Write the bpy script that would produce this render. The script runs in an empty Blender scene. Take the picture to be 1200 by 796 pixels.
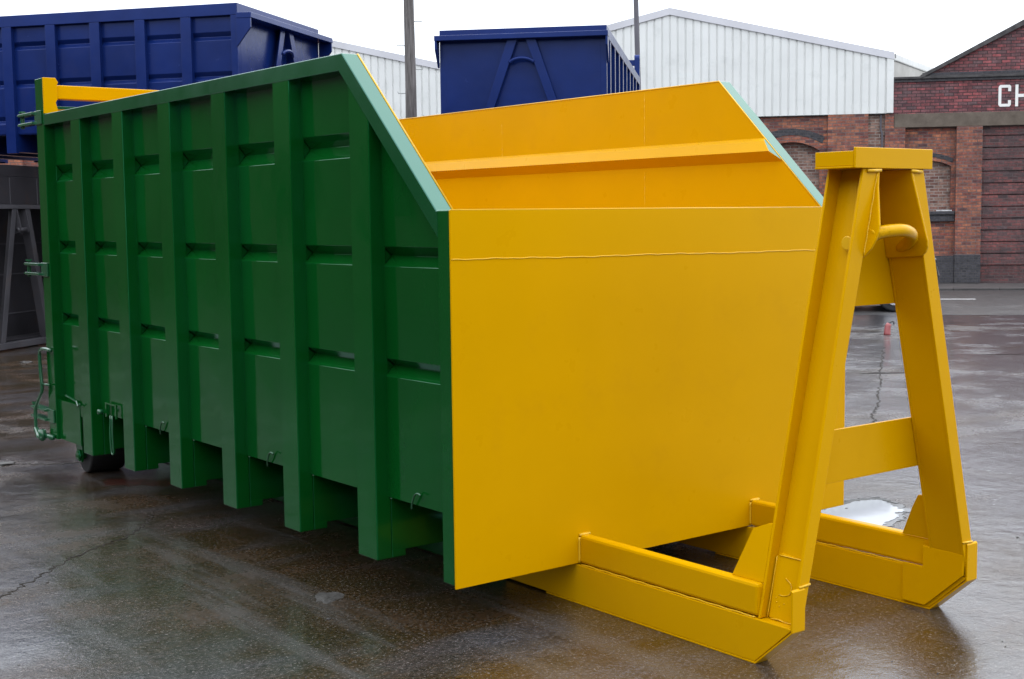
import bpy, bmesh, math, random
from mathutils import Vector, Matrix, noise
random.seed(7)
R = math.radians
scene = bpy.context.scene
col = scene.collection

# ------------------------------------------------------------------ camera
cd = bpy.data.cameras.new('camera'); cam = bpy.data.objects.new('camera', cd); col.objects.link(cam)
cd.sensor_width = 36.0; cd.lens = 46.99; cd.clip_start = 0.05; cd.clip_end = 2000
rt = Vector((0.79188939, -0.6105434, -0.01216394)); up = Vector((0.06530221, 0.06485995, 0.9957554))
fw = Vector((0.60716293, 0.78932246, -0.09123174))
m = Matrix((rt, up, -fw)).transposed().to_4x4()
m.translation = Vector((-2.97511, -4.25863, 1.64504))
cam.matrix_world = m
scene.camera = cam

# ------------------------------------------------------------------ overcast sky
w = bpy.data.worlds.new('World'); scene.world = w; w.use_nodes = True
nt = w.node_tree; nt.nodes.clear()
SUN_EL, SUN_AZ = R(48), R(82)      # azimuth clockwise from +Y: behind the camera, high
sky = nt.nodes.new('ShaderNodeTexSky'); sky.sky_type = 'NISHITA'; sky.sun_disc = False
sky.sun_elevation = SUN_EL; sky.sun_rotation = SUN_AZ
tc = nt.nodes.new('ShaderNodeTexCoord'); sep = nt.nodes.new('ShaderNodeSeparateXYZ')
nt.links.new(tc.outputs['Generated'], sep.inputs[0])
mr = nt.nodes.new('ShaderNodeMapRange'); mr.inputs[1].default_value = 0.0; mr.inputs[2].default_value = 0.75; mr.interpolation_type = 'SMOOTHSTEP'
mr.inputs[3].default_value = 1.35; mr.inputs[4].default_value = 2.75
nt.links.new(sep.outputs[2], mr.inputs[0])
ns = nt.nodes.new('ShaderNodeTexNoise'); ns.inputs['Scale'].default_value = 2.2; ns.inputs['Detail'].default_value = 5
nt.links.new(tc.outputs['Generated'], ns.inputs['Vector'])
mr2 = nt.nodes.new('ShaderNodeMapRange'); mr2.inputs[3].default_value = 0.8; mr2.inputs[4].default_value = 1.2
nt.links.new(ns.outputs['Fac'], mr2.inputs[0])
mul = nt.nodes.new('ShaderNodeMath'); mul.operation = 'MULTIPLY'
nt.links.new(mr.outputs[0], mul.inputs[0]); nt.links.new(mr2.outputs[0], mul.inputs[1])
# a brighter part of the cloud where the sun stands behind it
dp = nt.nodes.new('ShaderNodeVectorMath'); dp.operation = 'DOT_PRODUCT'
dp.inputs[1].default_value = (math.sin(SUN_AZ)*math.cos(SUN_EL), math.cos(SUN_AZ)*math.cos(SUN_EL), math.sin(SUN_EL))
nt.links.new(tc.outputs['Generated'], dp.inputs[0])
mx = nt.nodes.new('ShaderNodeMath'); mx.operation = 'MAXIMUM'; mx.inputs[1].default_value = 0.0; nt.links.new(dp.outputs['Value'], mx.inputs[0])
pw = nt.nodes.new('ShaderNodeMath'); pw.operation = 'POWER'; pw.inputs[1].default_value = 3.0; nt.links.new(mx.outputs[0], pw.inputs[0])
ma = nt.nodes.new('ShaderNodeMath'); ma.operation = 'MULTIPLY_ADD'; ma.inputs[1].default_value = 0.35
nt.links.new(pw.outputs[0], ma.inputs[0]); nt.links.new(mul.outputs[0], ma.inputs[2]); mul = ma
bg1 = nt.nodes.new('ShaderNodeBackground'); bg1.inputs[1].default_value = 0.03
nt.links.new(sky.outputs[0], bg1.inputs[0])
bg2 = nt.nodes.new('ShaderNodeBackground'); bg2.inputs[0].default_value = (0.925, 0.965, 1.03, 1)
nt.links.new(mul.outputs[0], bg2.inputs[1])
add = nt.nodes.new('ShaderNodeAddShader'); wo = nt.nodes.new('ShaderNodeOutputWorld')
nt.links.new(bg1.outputs[0], add.inputs[0]); nt.links.new(bg2.outputs[0], add.inputs[1])
nt.links.new(add.outputs[0], wo.inputs[0])

# ------------------------------------------------------------------ sun behind the cloud
sd = bpy.data.lights.new('sun', 'SUN'); sd.energy = 0.5; sd.angle = R(70); sd.color = (1.0, 0.96, 0.9)
sun = bpy.data.objects.new('sun', sd); col.objects.link(sun)
dirv = Vector((math.sin(SUN_AZ)*math.cos(SUN_EL), math.cos(SUN_AZ)*math.cos(SUN_EL), math.sin(SUN_EL)))
sun.rotation_euler = dirv.to_track_quat('Z', 'Y').to_euler()

scene.view_settings.view_transform = 'Standard'; scene.view_settings.look = 'None'
scene.view_settings.exposure = 0.0; scene.view_settings.gamma = 1.0

# ------------------------------------------------------------------ materials
class N:
    """small node-tree helper"""
    def __init__(s, name):
        s.m = bpy.data.materials.new(name); s.m.use_nodes = True
        s.t = s.m.node_tree; s.b = s.t.nodes['Principled BSDF']
        s.tc = s.t.nodes.new('ShaderNodeTexCoord')
    def new(s, typ, **kw):
        n = s.t.nodes.new(typ)
        for k, v in kw.items():
            if hasattr(n, k): setattr(n, k, v)
            else: n.inputs[k].default_value = v
        return n
    def link(s, a, b): s.t.links.new(a, b)
    def noise(s, scale, detail=4, rough=0.55, src=None, vscale=None):
        n = s.new('ShaderNodeTexNoise'); n.inputs['Scale'].default_value = scale
        n.inputs['Detail'].default_value = detail; n.inputs['Roughness'].default_value = rough
        v = src or s.tc.outputs['Object']
        if vscale:
            mp = s.new('ShaderNodeMapping'); mp.inputs['Scale'].default_value = vscale
            s.link(v, mp.inputs['Vector']); v = mp.outputs[0]
        s.link(v, n.inputs['Vector']); return n.outputs['Fac']
    def ramp(s, src, stops):
        r = s.new('ShaderNodeValToRGB'); e = r.color_ramp.elements
        while len(e) < len(stops): e.new(0.5)
        for el, (p, c) in zip(e, stops):
            el.position = p; el.color = (c, c, c, 1) if not isinstance(c, tuple) else (*c, 1)
        s.link(src, r.inputs[0]); return r.outputs[0]
    def mix(s, f, a, b, mode='MIX'):
        n = s.t.nodes.new('ShaderNodeMix'); n.data_type = 'RGBA'; n.blend_type = mode
        for i, v in ((0, f), (6, a), (7, b)):
            if isinstance(v, (int, float)): n.inputs[i].default_value = v
            elif isinstance(v, tuple): n.inputs[i].default_value = (*v, 1)
            else: s.link(v, n.inputs[i])
        return n.outputs[2]
    def math(s, op, a, b=0.0):
        n = s.new('ShaderNodeMath'); n.operation = op
        for i, v in ((0, a), (1, b)):
            if isinstance(v, (int, float)): n.inputs[i].default_value = v
            else: s.link(v, n.inputs[i])
        return n.outputs[0]
    def bump(s, h, strength=0.3, dist=0.01, prev=None):
        n = s.new('ShaderNodeBump'); n.inputs['Strength'].default_value = strength; n.inputs['Distance'].default_value = dist
        s.link(h, n.inputs['Height'])
        if prev: s.link(prev, n.inputs['Normal'])
        s.link(n.outputs[0], s.b.inputs['Normal']); return n.outputs[0]
    def set(s, **kw):
        for k, v in kw.items():
            i = s.b.inputs[k.replace('_', ' ')]
            if isinstance(v, (int, float)): i.default_value = v
            elif isinstance(v, tuple): i.default_value = (*v, 1)
            else: s.link(v, i)
        return s.m

def paint(name, c, rough=0.28, coat=0.0, var=0.12, wave=0.25, dirt=None, ior=1.5, spec=0.5, tint=(1, 1, 1)):
    n = N(name)
    a = tuple(x*(1-var) for x in c); b = tuple(min(1, x*(1+var)) for x in c)
    v = n.noise(1.3, 5)
    colr = n.mix(n.ramp(v, [(0.35, 0.0), (0.65, 1.0)]), a, b)
    if dirt:
        d = n.noise(9.0 if name == 'hook_bar_paint' else 3.0, 8, 0.65)
        colr = n.mix(n.ramp(d, [(0.55, 0.0), (0.75, dirt[1])]), colr, dirt[0])
    r = n.math('ADD', n.math('MULTIPLY', n.noise(6, 4), 0.16), rough-0.08)
    n.bump(n.noise(2.6, 2), wave, 0.012, n.bump(n.noise(90, 2), 0.035, 0.002))
    return n.set(Base_Color=colr, Roughness=r, Coat_Weight=coat, Coat_Roughness=0.08, IOR=ior, Specular_IOR_Level=spec, Specular_Tint=tint)

M = {}
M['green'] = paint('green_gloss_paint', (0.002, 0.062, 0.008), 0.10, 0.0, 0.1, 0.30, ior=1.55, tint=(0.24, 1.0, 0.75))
M['bar'] = paint('hook_bar_paint', (0.575, 0.298, 0.0), 0.3, 0.0, 0.05, 0.1, ior=1.4, tint=(1.0, 0.8, 0.1), dirt=((0.05, 0.045, 0.004), 0.9))
M['green_panel'] = paint('green_panel_paint', (0.002, 0.062, 0.008), 0.10, 0.0, 0.1, 0.35, ior=1.5, tint=(0.24, 1.0, 0.75))
M['green_rail'] = paint('green_rail_paint', (0.004, 0.062, 0.016), 0.14, 0.0, 0.1, 0.2, ior=1.75, tint=(0.5, 1.0, 1.0))
M['yellow'] = paint('yellow_paint', (0.59, 0.304, 0.0), 0.30, 0.0, 0.03, 0.10, spec=0.35, ior=1.33, tint=(1.0, 0.8, 0.0), dirt=((0.50, 0.25, 0.004), 0.35))
M['yellow_rough'] = paint('yellow_weld_lit_edge', (0.66, 0.38, 0.01), 0.3, 0.0, 0.1, 0.2, tint=(1.0, 0.95, 0.7))  # for welds, and for the pale tubes that draw lit plate edges
M['blue'] = paint('blue_paint', (0.005, 0.0165, 0.100), 0.24, 0.0, 0.15, 0.2, dirt=((0.016, 0.02, 0.09), 0.3), tint=(0.4, 0.5, 1.0))
M['grey'] = paint('weathered_dark_steel', (0.020, 0.0185, 0.022), 0.45, 0.0, 0.3, 0.2, dirt=((0.05, 0.026, 0.016), 0.8))
M['greylight'] = paint('weathered_light_steel', (0.05, 0.048, 0.055), 0.5, 0.0, 0.3, 0.2, dirt=((0.09, 0.06, 0.045), 0.5))
M['rubber'] = paint('black_roller', (0.012, 0.012, 0.013), 0.55, 0, 0.2, 0.2)
M['steel'] = paint('bare_steel', (0.35, 0.37, 0.36), 0.35, 0, 0.2, 0.1)
M['hook'] = paint('hook_green', (0.012, 0.085, 0.035), 0.18, 0.5, 0.2, 0.1)
M['clad'] = paint('white_cladding', (0.69, 0.70, 0.68), 0.5, 0, 0.04, 0.05, dirt=((0.48, 0.50, 0.48), 0.4))
M['flash'] = paint('grey_flashing', (0.56, 0.56, 0.59), 0.5, 0, 0.05, 0.05)
M['black'] = paint('black_paint', (0.01, 0.01, 0.012), 0.4, 0, 0.1, 0.05)
M['white'] = paint('white_sign_paint', (0.75, 0.75, 0.72), 0.7, 0, 0.06, 0.02, dirt=((0.45, 0.36, 0.33), 0.4))
M['lamp_steel'] = paint('grey_pole', (0.09, 0.085, 0.10), 0.5, 0, 0.15, 0.05)
M['car'] = paint('car_paint', (0.03, 0.032, 0.036), 0.2, 1.0, 0.05, 0.0)
M['chrome'] = paint('hub_silver', (0.6, 0.6, 0.62), 0.25, 0, 0.05, 0.0); M['chrome'].node_tree.nodes['Principled BSDF'].inputs['Metallic'].default_value = 0.8
M['glass'] = paint('dark_glass', (0.01, 0.012, 0.014), 0.08, 0, 0.05, 0.0)
M['red'] = paint('red_plastic', (0.30, 0.075, 0.075), 0.35, 0, 0.1, 0.1)

def brick(name, c1, c2, c3, mortar, bw=0.20, bh=0.069, dark=None, soot=0.0):
    n = N(name)
    s = n.new('ShaderNodeSeparateXYZ'); n.link(n.tc.outputs['Object'], s.inputs[0])
    c = n.new('ShaderNodeCombineXYZ')
    n.link(n.math('ADD', s.outputs[0], s.outputs[1]), c.inputs[0]); n.link(s.outputs[2], c.inputs[1])
    bt = n.new('ShaderNodeTexBrick')
    bt.inputs['Color1'].default_value = (0, 0, 0, 1); bt.inputs['Color2'].default_value = (1, 1, 1, 1)
    bt.inputs['Mortar'].default_value = (0.5, 0.5, 0.5, 1)
    bt.inputs['Scale'].default_value = 1; bt.inputs['Brick Width'].default_value = bw; bt.inputs['Row Height'].default_value = bh
    bt.inputs['Mortar Size'].default_value = 0.008; bt.inputs['Mortar Smooth'].default_value = 0.2
    n.link(c.outputs[0], bt.inputs['Vector'])
    br = n.ramp(bt.outputs['Color'], [(0.0, c1), (0.35, c2), (0.7, c3), (1.0, c2)])
    patch = n.noise(0.9, 6, 0.7)
    br = n.mix(n.ramp(patch, [(0.42, 0.0), (0.68, 0.75)]), br, c1)
    fine = n.noise(14, 5, 0.7)
    br = n.mix(1.0, br, n.ramp(fine, [(0.3, 0.5), (0.7, 1.55)]), 'MULTIPLY')
    if soot:
        so = n.noise(1.6, 6, 0.7, vscale=(1, 1, 2.2))
        br = n.mix(n.ramp(so, [(0.40, 0.0), (0.62, soot)]), br, (0.035, 0.026, 0.028))
    mo = n.mix(n.ramp(n.noise(5, 4), [(0.4, 0.0), (0.65, 0.8)]), mortar, tuple(x*0.45 for x in mortar))
    full = n.mix(bt.outputs['Fac'], br, mo)
    inv = n.math('SUBTRACT', 1.0, bt.outputs['Fac'])
    n.bump(n.math('ADD', inv, n.math('MULTIPLY', fine, 0.4)), 0.6, 0.012)
    return n.set(Base_Color=full, Roughness=0.85)
M['brick_orange'] = brick('orange_brick', (0.12, 0.045, 0.045), (0.46, 0.17, 0.085), (0.27, 0.075, 0.05), (0.15, 0.12, 0.115), soot=0.5)
M['brick_red'] = brick('dark_red_brick', (0.10, 0.038, 0.045), (0.31, 0.075, 0.078), (0.13, 0.085, 0.09), (0.04, 0.03, 0.032), soot=0.4)
M['brick_dark'] = brick('sooty_brick', (0.07, 0.038, 0.04), (0.22, 0.07, 0.065), (0.09, 0.06, 0.064), (0.10, 0.078, 0.076), soot=0.55)
M['brick_infill'] = brick('rough_infill_brick', (0.13, 0.07, 0.055), (0.40, 0.26, 0.20), (0.20, 0.08, 0.06), (0.34, 0.30, 0.27), 0.19, 0.068, soot=0.5)
M['brick_blue'] = brick('blue_engineering_brick', (0.038, 0.038, 0.046), (0.055, 0.053, 0.062), (0.03, 0.03, 0.036), (0.075, 0.07, 0.07), 0.1, 0.057)

def concrete(name, a, b, rough=0.85, sc=3):
    n = N(name)
    c = n.mix(n.ramp(n.noise(sc, 7, 0.65), [(0.35, 0.0), (0.65, 1.0)]), a, b)
    n.bump(n.noise(30, 5), 0.25, 0.01)
    return n.set(Base_Color=c, Roughness=rough)
M['lintel'] = concrete('weathered_concrete', (0.085, 0.066, 0.05), (0.15, 0.12, 0.095))
M['coping'] = concrete('dark_coping', (0.035, 0.033, 0.034), (0.085, 0.08, 0.08), sc=6)
M['pave'] = concrete('pavement_concrete', (0.055, 0.05, 0.05), (0.10, 0.09, 0.085), 0.6)
M['kerb'] = concrete('kerb_stone', (0.028, 0.026, 0.026), (0.06, 0.055, 0.053), 0.5)
M['pale_panel'] = concrete('pale_panel', (0.42, 0.41, 0.38), (0.5, 0.49, 0.46))
M['roof'] = concrete('roof_sheet', (0.25, 0.25, 0.25), (0.35, 0.35, 0.35))
M['linepaint'] = concrete('road_line', (0.5, 0.5, 0.5), (0.75, 0.75, 0.73), 0.6, 12)
M['mud'] = concrete('mud_grey', (0.028, 0.025, 0.022), (0.07, 0.065, 0.06), 0.6, 18)
M['litter'] = concrete('pale_litter', (0.35, 0.35, 0.36), (0.7, 0.7, 0.7), 0.5, 20)
M['crack'] = concrete('crack_dirt', (0.024, 0.021, 0.019), (0.05, 0.045, 0.04), 0.8, 20)
M['crack'].node_tree.nodes['Principled BSDF'].inputs['Specular IOR Level'].default_value = 0.1
M['redpatch'] = concrete('red_patch', (0.06, 0.016, 0.012), (0.035, 0.02, 0.014), 0.25, 14)
M['surround'] = brick('surrounding_brick', (0.05, 0.03, 0.028), (0.09, 0.045, 0.035), (0.06, 0.04, 0.035), (0.07, 0.06, 0.055), 0.23, 0.075)

# timber pole
n = N('old_timber')
g = n.noise(6, 6, 0.6, vscale=(6, 6, 0.35))
c = n.mix(n.ramp(g, [(0.35, 0.0), (0.65, 1.0)]), (0.07, 0.062, 0.058), (0.17, 0.155, 0.15))
n.bump(g, 0.6, 0.02); M['timber'] = n.set(Base_Color=c, Roughness=0.85)

# wet yard: brown film, grey worn concrete, glossy where the water lies
def wet_ground(name, road=False):
    n = N(name); P = n.tc.outputs['Object']
    big = n.noise(0.33, 6, 0.6); mid = n.noise(1.7, 7, 0.62); grain = n.noise(42, 5, 0.75); stone = n.noise(140, 2, 0.6)
    streak = n.noise(1.0, 6, 0.6, vscale=(0.75, 2.6, 1))
    brown = (0.038, 0.0195, 0.0075); olive = (0.026, 0.0185, 0.0075); grey = (0.066, 0.066, 0.076)
    if road:
        brown = olive = (0.05, 0.048, 0.048)
        grey = (0.062, 0.061, 0.064)
    base = n.mix(n.ramp(mid, [(0.38, 0.0), (0.62, 1.0)]), brown, olive)
    sx = n.new('ShaderNodeSeparateXYZ'); n.link(P, sx.inputs[0])
    def rng(a, b_, amt):
        q = n.new('ShaderNodeMapRange'); q.inputs[1].default_value = a; q.inputs[2].default_value = b_; q.inputs[4].default_value = amt
        n.link(sx.outputs[0], q.inputs[0]); return q.outputs[0]
    worn = n.math('ADD', rng(2.4, 4.2, .13), rng(-.5, -1.8, .07))   # oily film lies round the container, cleaner concrete away from it
    fgrey = n.ramp(n.math('ADD', worn, n.math('ADD', n.math('MULTIPLY', big, 0.6), n.math('MULTIPLY', streak, 0.45))), [(0.51, 0.0), (0.66, 0.8)])
    base = n.mix(fgrey, base, grey)
    base = n.mix(1.0, base, n.ramp(grain, [(0.30, 0.3), (0.5, 0.9), (0.70, 2.0)]), 'MULTIPLY')
    # wetness
    track = n.noise(1.0, 5, 0.6, vscale=(4.2, 0.35, 1))
    base = n.mix(n.ramp(track, [(0.53, 0.0), (0.64, 0.6)]), base, (0.072, 0.066, 0.064))
    fleck = n.ramp(n.noise(75, 3, 0.8), [(0.56, 0.0), (0.68, 0.85)])
    base = n.mix(fleck, base, (0.18, 0.17, 0.155))
    wet = n.ramp(n.math('ADD', n.math('MULTIPLY', big, 0.5), n.math('MULTIPLY', mid, 0.5)), [(0.37, 0.0), (0.51, 1.0)])
    rough = n.mix(wet, (0.40,)*3, (0.07,)*3)
    if road: rough = n.mix(wet, (0.5,)*3, (0.36,)*3)
    rough = n.mix(n.ramp(grain, [(0.40, 0.0), (0.7, 0.4)]), rough, (0.5,)*3)
    h = n.math('ADD', n.math('MULTIPLY', grain, 0.7), n.math('MULTIPLY', stone, 0.3))
    hs = n.math('MULTIPLY', h, n.math('SUBTRACT', 1.12, n.math('MULTIPLY', wet, 0.72)))
    b1 = n.bump(mid, 0.35, 0.035)
    b2 = n.bump(n.noise(9, 5, 0.6), 0.25, 0.010, b1)
    n.bump(hs, 0.6, 0.011, b2)
    if not road:
        n.link(b1, n.b.inputs['Coat Normal'])
        n.set(Coat_Weight=n.math('MULTIPLY', wet, 0.3), Coat_Roughness=0.12, Coat_IOR=1.4)
    return n.set(Base_Color=base, Roughness=rough, IOR=1.45)
M['yard'] = wet_ground('wet_yard'); M['road'] = wet_ground('damp_asphalt', True)
n = N('puddle_water'); n.bump(n.noise(5, 2), 0.04, 0.004)
M['puddle'] = n.set(Base_Color=(0.30, 0.31, 0.33), Roughness=0.04, IOR=1.6)

n = N('water_film'); n.bump(n.noise(25, 3), 0.08, 0.004)
M['film'] = n.set(Base_Color=(0.03, 0.027, 0.025), Roughness=0.06, IOR=1.45)
# ------------------------------------------------------------------ mesh helpers
class MB:
    def __init__(s): s.bm = bmesh.new()
    def box(s, x0, x1, y0, y1, z0, z1):
        r = bmesh.ops.create_cube(s.bm, size=1)
        for v in r['verts']:
            v.co = Vector((x0+(v.co.x+.5)*(x1-x0), y0+(v.co.y+.5)*(y1-y0), z0+(v.co.z+.5)*(z1-z0)))
        return s
    def prism(s, pts, axis, a0, a1):
        """pts: 2D outline in the plane normal to axis; a0/a1 numbers or functions of (u,v)"""
        def mk(u, v, a):
            if callable(a): a = a(u, v)
            return {'x': (a, u, v), 'y': (u, a, v), 'z': (u, v, a)}[axis]
        A = [s.bm.verts.new(mk(u, v, a0)) for u, v in pts]; B = [s.bm.verts.new(mk(u, v, a1)) for u, v in pts]
        s.bm.faces.new(A); s.bm.faces.new(B[::-1])
        for i in range(len(A)):
            j = (i+1) % len(A); s.bm.faces.new((A[j], A[i], B[i], B[j]))
        return s
    def tube(s, pts, r, seg=10, r2=None):
        pts = [Vector(p) for p in pts]; rings = []
        k = len(pts); ref = None
        for i, p in enumerate(pts):
            d = (pts[min(i+1, k-1)]-pts[max(i-1, 0)]).normalized()
            if ref is None or abs(ref.dot(d)) > .98:
                ref = Vector((0, 0, 1)) if abs(d.z) < .9 else Vector((1, 0, 0))
            a = d.cross(ref).normalized(); b = d.cross(a).normalized(); ref = -b if False else ref
            rr = r if r2 is None else r+(r2-r)*i/(k-1)
            rings.append([s.bm.verts.new(p+(a*math.cos(t)+b*math.sin(t))*rr) for t in [2*math.pi*j/seg for j in range(seg)]])
        for i in range(k-1):
            for j in range(seg):
                q = (j+1) % seg; s.bm.faces.new((rings[i][j], rings[i][q], rings[i+1][q], rings[i+1][j]))
        s.bm.faces.new(rings[0][::-1]); s.bm.faces.new(rings[-1]); return s
    def clip(s, co, no):
        g = s.bm.verts[:]+s.bm.edges[:]+s.bm.faces[:]
        r = bmesh.ops.bisect_plane(s.bm, geom=g, plane_co=co, plane_no=no, clear_outer=True)
        e = [x for x in r['geom_cut'] if isinstance(x, bmesh.types.BMEdge)]
        if e: bmesh.ops.holes_fill(s.bm, edges=e, sides=0)
        return s
    def build(s, name, mat, parent=None, bevel=0.0, smooth=False, label=None):
        bmesh.ops.recalc_face_normals(s.bm, faces=s.bm.faces)
        me = bpy.data.meshes.new(name); s.bm.to_mesh(me); s.bm.free()
        me.materials.append(M[mat] if isinstance(mat, str) else mat)
        if smooth:
            for p in me.polygons: p.use_smooth = True
        o = bpy.data.objects.new(name, me); col.objects.link(o)
        if parent is not None: o.parent = parent
        if bevel:
            b = o.modifiers.new('bevel', 'BEVEL'); b.width = bevel; b.segments = 2; b.limit_method = 'ANGLE'
        if label: o['label'] = label
        return o
def tag(o, label=None, cat=None, group=None, kind=None):
    if label: o['label'] = label
    if cat: o['category'] = cat
    if group: o['group'] = group
    if kind: o['kind'] = kind
    return o
def empty(name, loc=(0, 0, 0), rz=0):
    o = bpy.data.objects.new(name, None); o.location = loc; o.rotation_euler = (0, 0, rz); o.empty_display_size = .2
    col.objects.link(o); return o
def curve_pts(pts, n=6):
    """Catmull-Rom through pts"""
    P = [Vector(p) for p in pts]; P = [2*P[0]-P[1]]+P+[2*P[-1]-P[-2]]; out = []
    for i in range(1, len(P)-2):
        for k in range(n):
            t = k/n; a, b, c, d = P[i-1:i+3]
            out.append(.5*((2*b)+(c-a)*t+(2*a-5*b+4*c-d)*t*t+(3*b-a-3*c+d)*t**3))
    out.append(P[-2]); return out

# ------------------------------------------------------------------ ground
b = MB(); b.prism([(-400, -400), (400, -400), (400, 400), (-400, 400)], 'z', -0.5, 0.0)
tag(b.build('yard_ground', 'yard'), kind='structure')
WALL = (23.085, 13.758, 0.0); WR = R(-48)
def wl(s, t, z=0.0):                     # wall-local to world
    return Vector((WALL[0]+s*math.cos(WR)-t*math.sin(WR), WALL[1]+s*math.sin(WR)+t*math.cos(WR), z))
b = MB(); b.box(-90, 90, -9.2, -2.23, 0.0005, 0.004)
o = b.build('road', 'road'); o.location = WALL; o.rotation_euler = (0, 0, WR); tag(o, kind='structure')
b = MB(); b.box(-90, 90, -2.09, 14, 0.0005, 0.036)
o = b.build('pavement', 'pave'); o.location = WALL; o.rotation_euler = (0, 0, WR); tag(o, kind='structure')
b = MB()
for i in range(-60, 70): b.box(i*.915+.006, i*.915+.909, -2.225, -2.095, 0.0005, 0.042)
o = b.build('kerb', 'kerb', bevel=.008); o.location = WALL; o.rotation_euler = (0, 0, WR); tag(o, kind='structure')
b = MB()
for i in range(-8, 5):
    if i != 0: b.box(-.02-3.0+i*5.2, -.02+i*5.2, -5.27, -5.17, 0.0045, 0.008)
b.box(-3.0, -.02, -5.27, -5.17, 0.0045, 0.008)
o = b.build('road_marking', 'linepaint'); o.location = WALL; o.rotation_euler = (0, 0, WR); tag(o, kind='structure')

def blob(pts, z0, z1, jitter, seed, sub=7):
    rnd = random.Random(seed); P = [Vector((x, y, 0)) for x, y in pts]; P = P+[P[0]]
    out = []
    for i in range(len(P)-1):
        a, c = P[i], P[i+1]
        for k in range(sub):
            q = a.lerp(c, k/sub); out.append((q.x+rnd.uniform(-jitter, jitter), q.y+rnd.uniform(-jitter, jitter)))
    return MB().prism(out, 'z', z0, z1)
pc = curve_pts([(2.55, .30, 0), (2.83, .486, 0), (3.03, .50, 0), (3.17, .50, 0), (3.286, .46, 0), (3.27, .38, 0), (3.21, .29, 0), (3.16, .18, 0), (3.08, .19, 0), (3.02, .12, 0), (2.9, .09, 0), (2.75, .04, 0), (2.5, .02, 0), (2.42, .15, 0)], 3)
b = blob([(p.x, p.y) for p in pc], 0.0005, 0.004, .012, 3, 3)
tag(b.build('puddle', 'puddle'), kind='structure')
rnd = random.Random(21)
for i in range(16):
    cx, cy = rnd.uniform(3.6, 15), rnd.uniform(-2.5, 9)
    if (cx-3.0)**2+(cy-.3)**2 < .6: continue
    a = rnd.uniform(-.9, -.5); rx, ry = rnd.uniform(.12, .6), rnd.uniform(.03, .10)
    pts = []
    for k in range(26):
        t = 2*math.pi*k/26; q = 1+.45*noise.noise(Vector((math.cos(t)*1.6+i*5, math.sin(t)*1.6, i)))+rnd.uniform(-.08, .08)
        x, y = rx*q*math.cos(t), ry*q*math.sin(t); pts.append((cx+x*math.cos(a)-y*math.sin(a), cy+x*math.sin(a)+y*math.cos(a)))
    tag(MB().prism(pts, 'z', 0.0005, 0.0025).build('shallow_puddle', 'film'), kind='structure')
b = blob([(2.86+(p.x-2.86)*1.16, .27+(p.y-.27)*1.22) for p in pc], 0.0003, 0.0022, .02, 8, 3)
tag(b.build('puddle_margin', 'film'), kind='structure')
# cracks in the yard
def crack(pts, wd, name='ground_crack'):
    rnd = random.Random(int(abs(pts[0][0])*97)); P = curve_pts([(x, y, 0) for x, y in pts], 14)
    L, Rr = [], []
    for i, p in enumerate(P):
        d = (P[min(i+1, len(P)-1)]-P[max(i-1, 0)]).normalized(); nn = Vector((-d.y, d.x, 0))
        j = nn*rnd.uniform(-.022, .022); ww = wd*rnd.uniform(.25, 1.3)
        if i in (0, len(P)-1): ww = .001
        L.append(p+j+nn*ww); Rr.append(p+j-nn*ww)
    b = MB(); b.prism([(v.x, v.y) for v in L+Rr[::-1]], 'z', 0.0005, 0.002)
    return tag(b.build(name, 'crack'), kind='structure')
crack([(-1.55, 1.45), (-1.255, 1.71), (-1.0, 1.95), (-.75, 2.2), (-.42, 2.42), (-.24, 2.6), (-.05, 2.9)], .0045)
crack([(-1.9, 5.3), (-.9, 5.15), (-.255, 5.03), (.05, 4.8), (.3, 4.75)], .014)
crack([(4.6, 1.9), (5.466, 2.18), (6.0, 2.55), (6.655, 2.994), (8.0, 4.0), (9.5, 5.1), (10.6, 5.9)], .008)
b = blob([(.10, 4.05), (.45, 3.75), (.5, 3.55), (.3, 3.6), (.05, 3.85)], 0.0005, 0.0015, .03, 11)
tag(b.build('red_patch', 'redpatch'), kind='structure')  # thin reddish patch laid on the ground

# ------------------------------------------------------------------ the green and yellow container
W, H, T, L, Bz = 2.4, 1.674, 2.353, 4.614, 0.1757
root = empty('hooklift_container')
tag(root, 'green ribbed hook-lift waste container with yellow front plate and A-frame, nearest the camera', 'container')
YS, D1, PX = 0.783, 0.087, 0.065
sl_co = Vector((0, D1, H-.001)); sl_no = Vector((0, -(T-H), (YS-D1))).normalized()
SW = [(2.022, 1.965, 1.912), (1.527, 1.484, 1.443), (1.05, 1.014, .973)]
def panel_outline(x0, depth, thick, z0, z1, sgn=1):
    """closed profile in (x,z) with V swages pressed inward by depth"""
    outer = [(x0, z0)]
    for a, c, d in reversed(SW): outer += [(x0, d), (x0+sgn*depth*.94, c-.004), (x0+sgn*depth, c+.006), (x0+sgn*.004, a)] if z0 < d else []
    outer += [(x0, z1)]
    inner = [(x+sgn*thick, z) for x, z in outer]
    return outer+inner[::-1]
def sheet(outer, thick, yfn, y1, flat_top=False):
    """thin folded sheet: outer = profile in (x,z), front edge following yfn(z); with flat_top the top fold stops at the first rib"""
    b = MB(); bm = b.bm; rows = []; xb = min(x for x, z in outer)
    for x, z in outer:
        y0 = yfn(z); ya = max(y0+.02, .60); yb = max(ya+.02, .72); xf = xb if flat_top and z > 1.9 else x
        st = [(xf, y0), (xf, ya), (x, yb), (x, y1)]
        rows.append([bm.verts.new((a, c, z)) for a, c in st]+[bm.verts.new((a+thick, c, z)) for a, c in st[::-1]])
    for a, c in zip(rows, rows[1:]):
        for i in range(8):
            j = (i+1) % 8; bm.faces.new((a[i], a[j], c[j], c[i]))
    bm.faces.new(rows[0]); bm.faces.new(rows[-1][::-1]); return b
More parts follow.
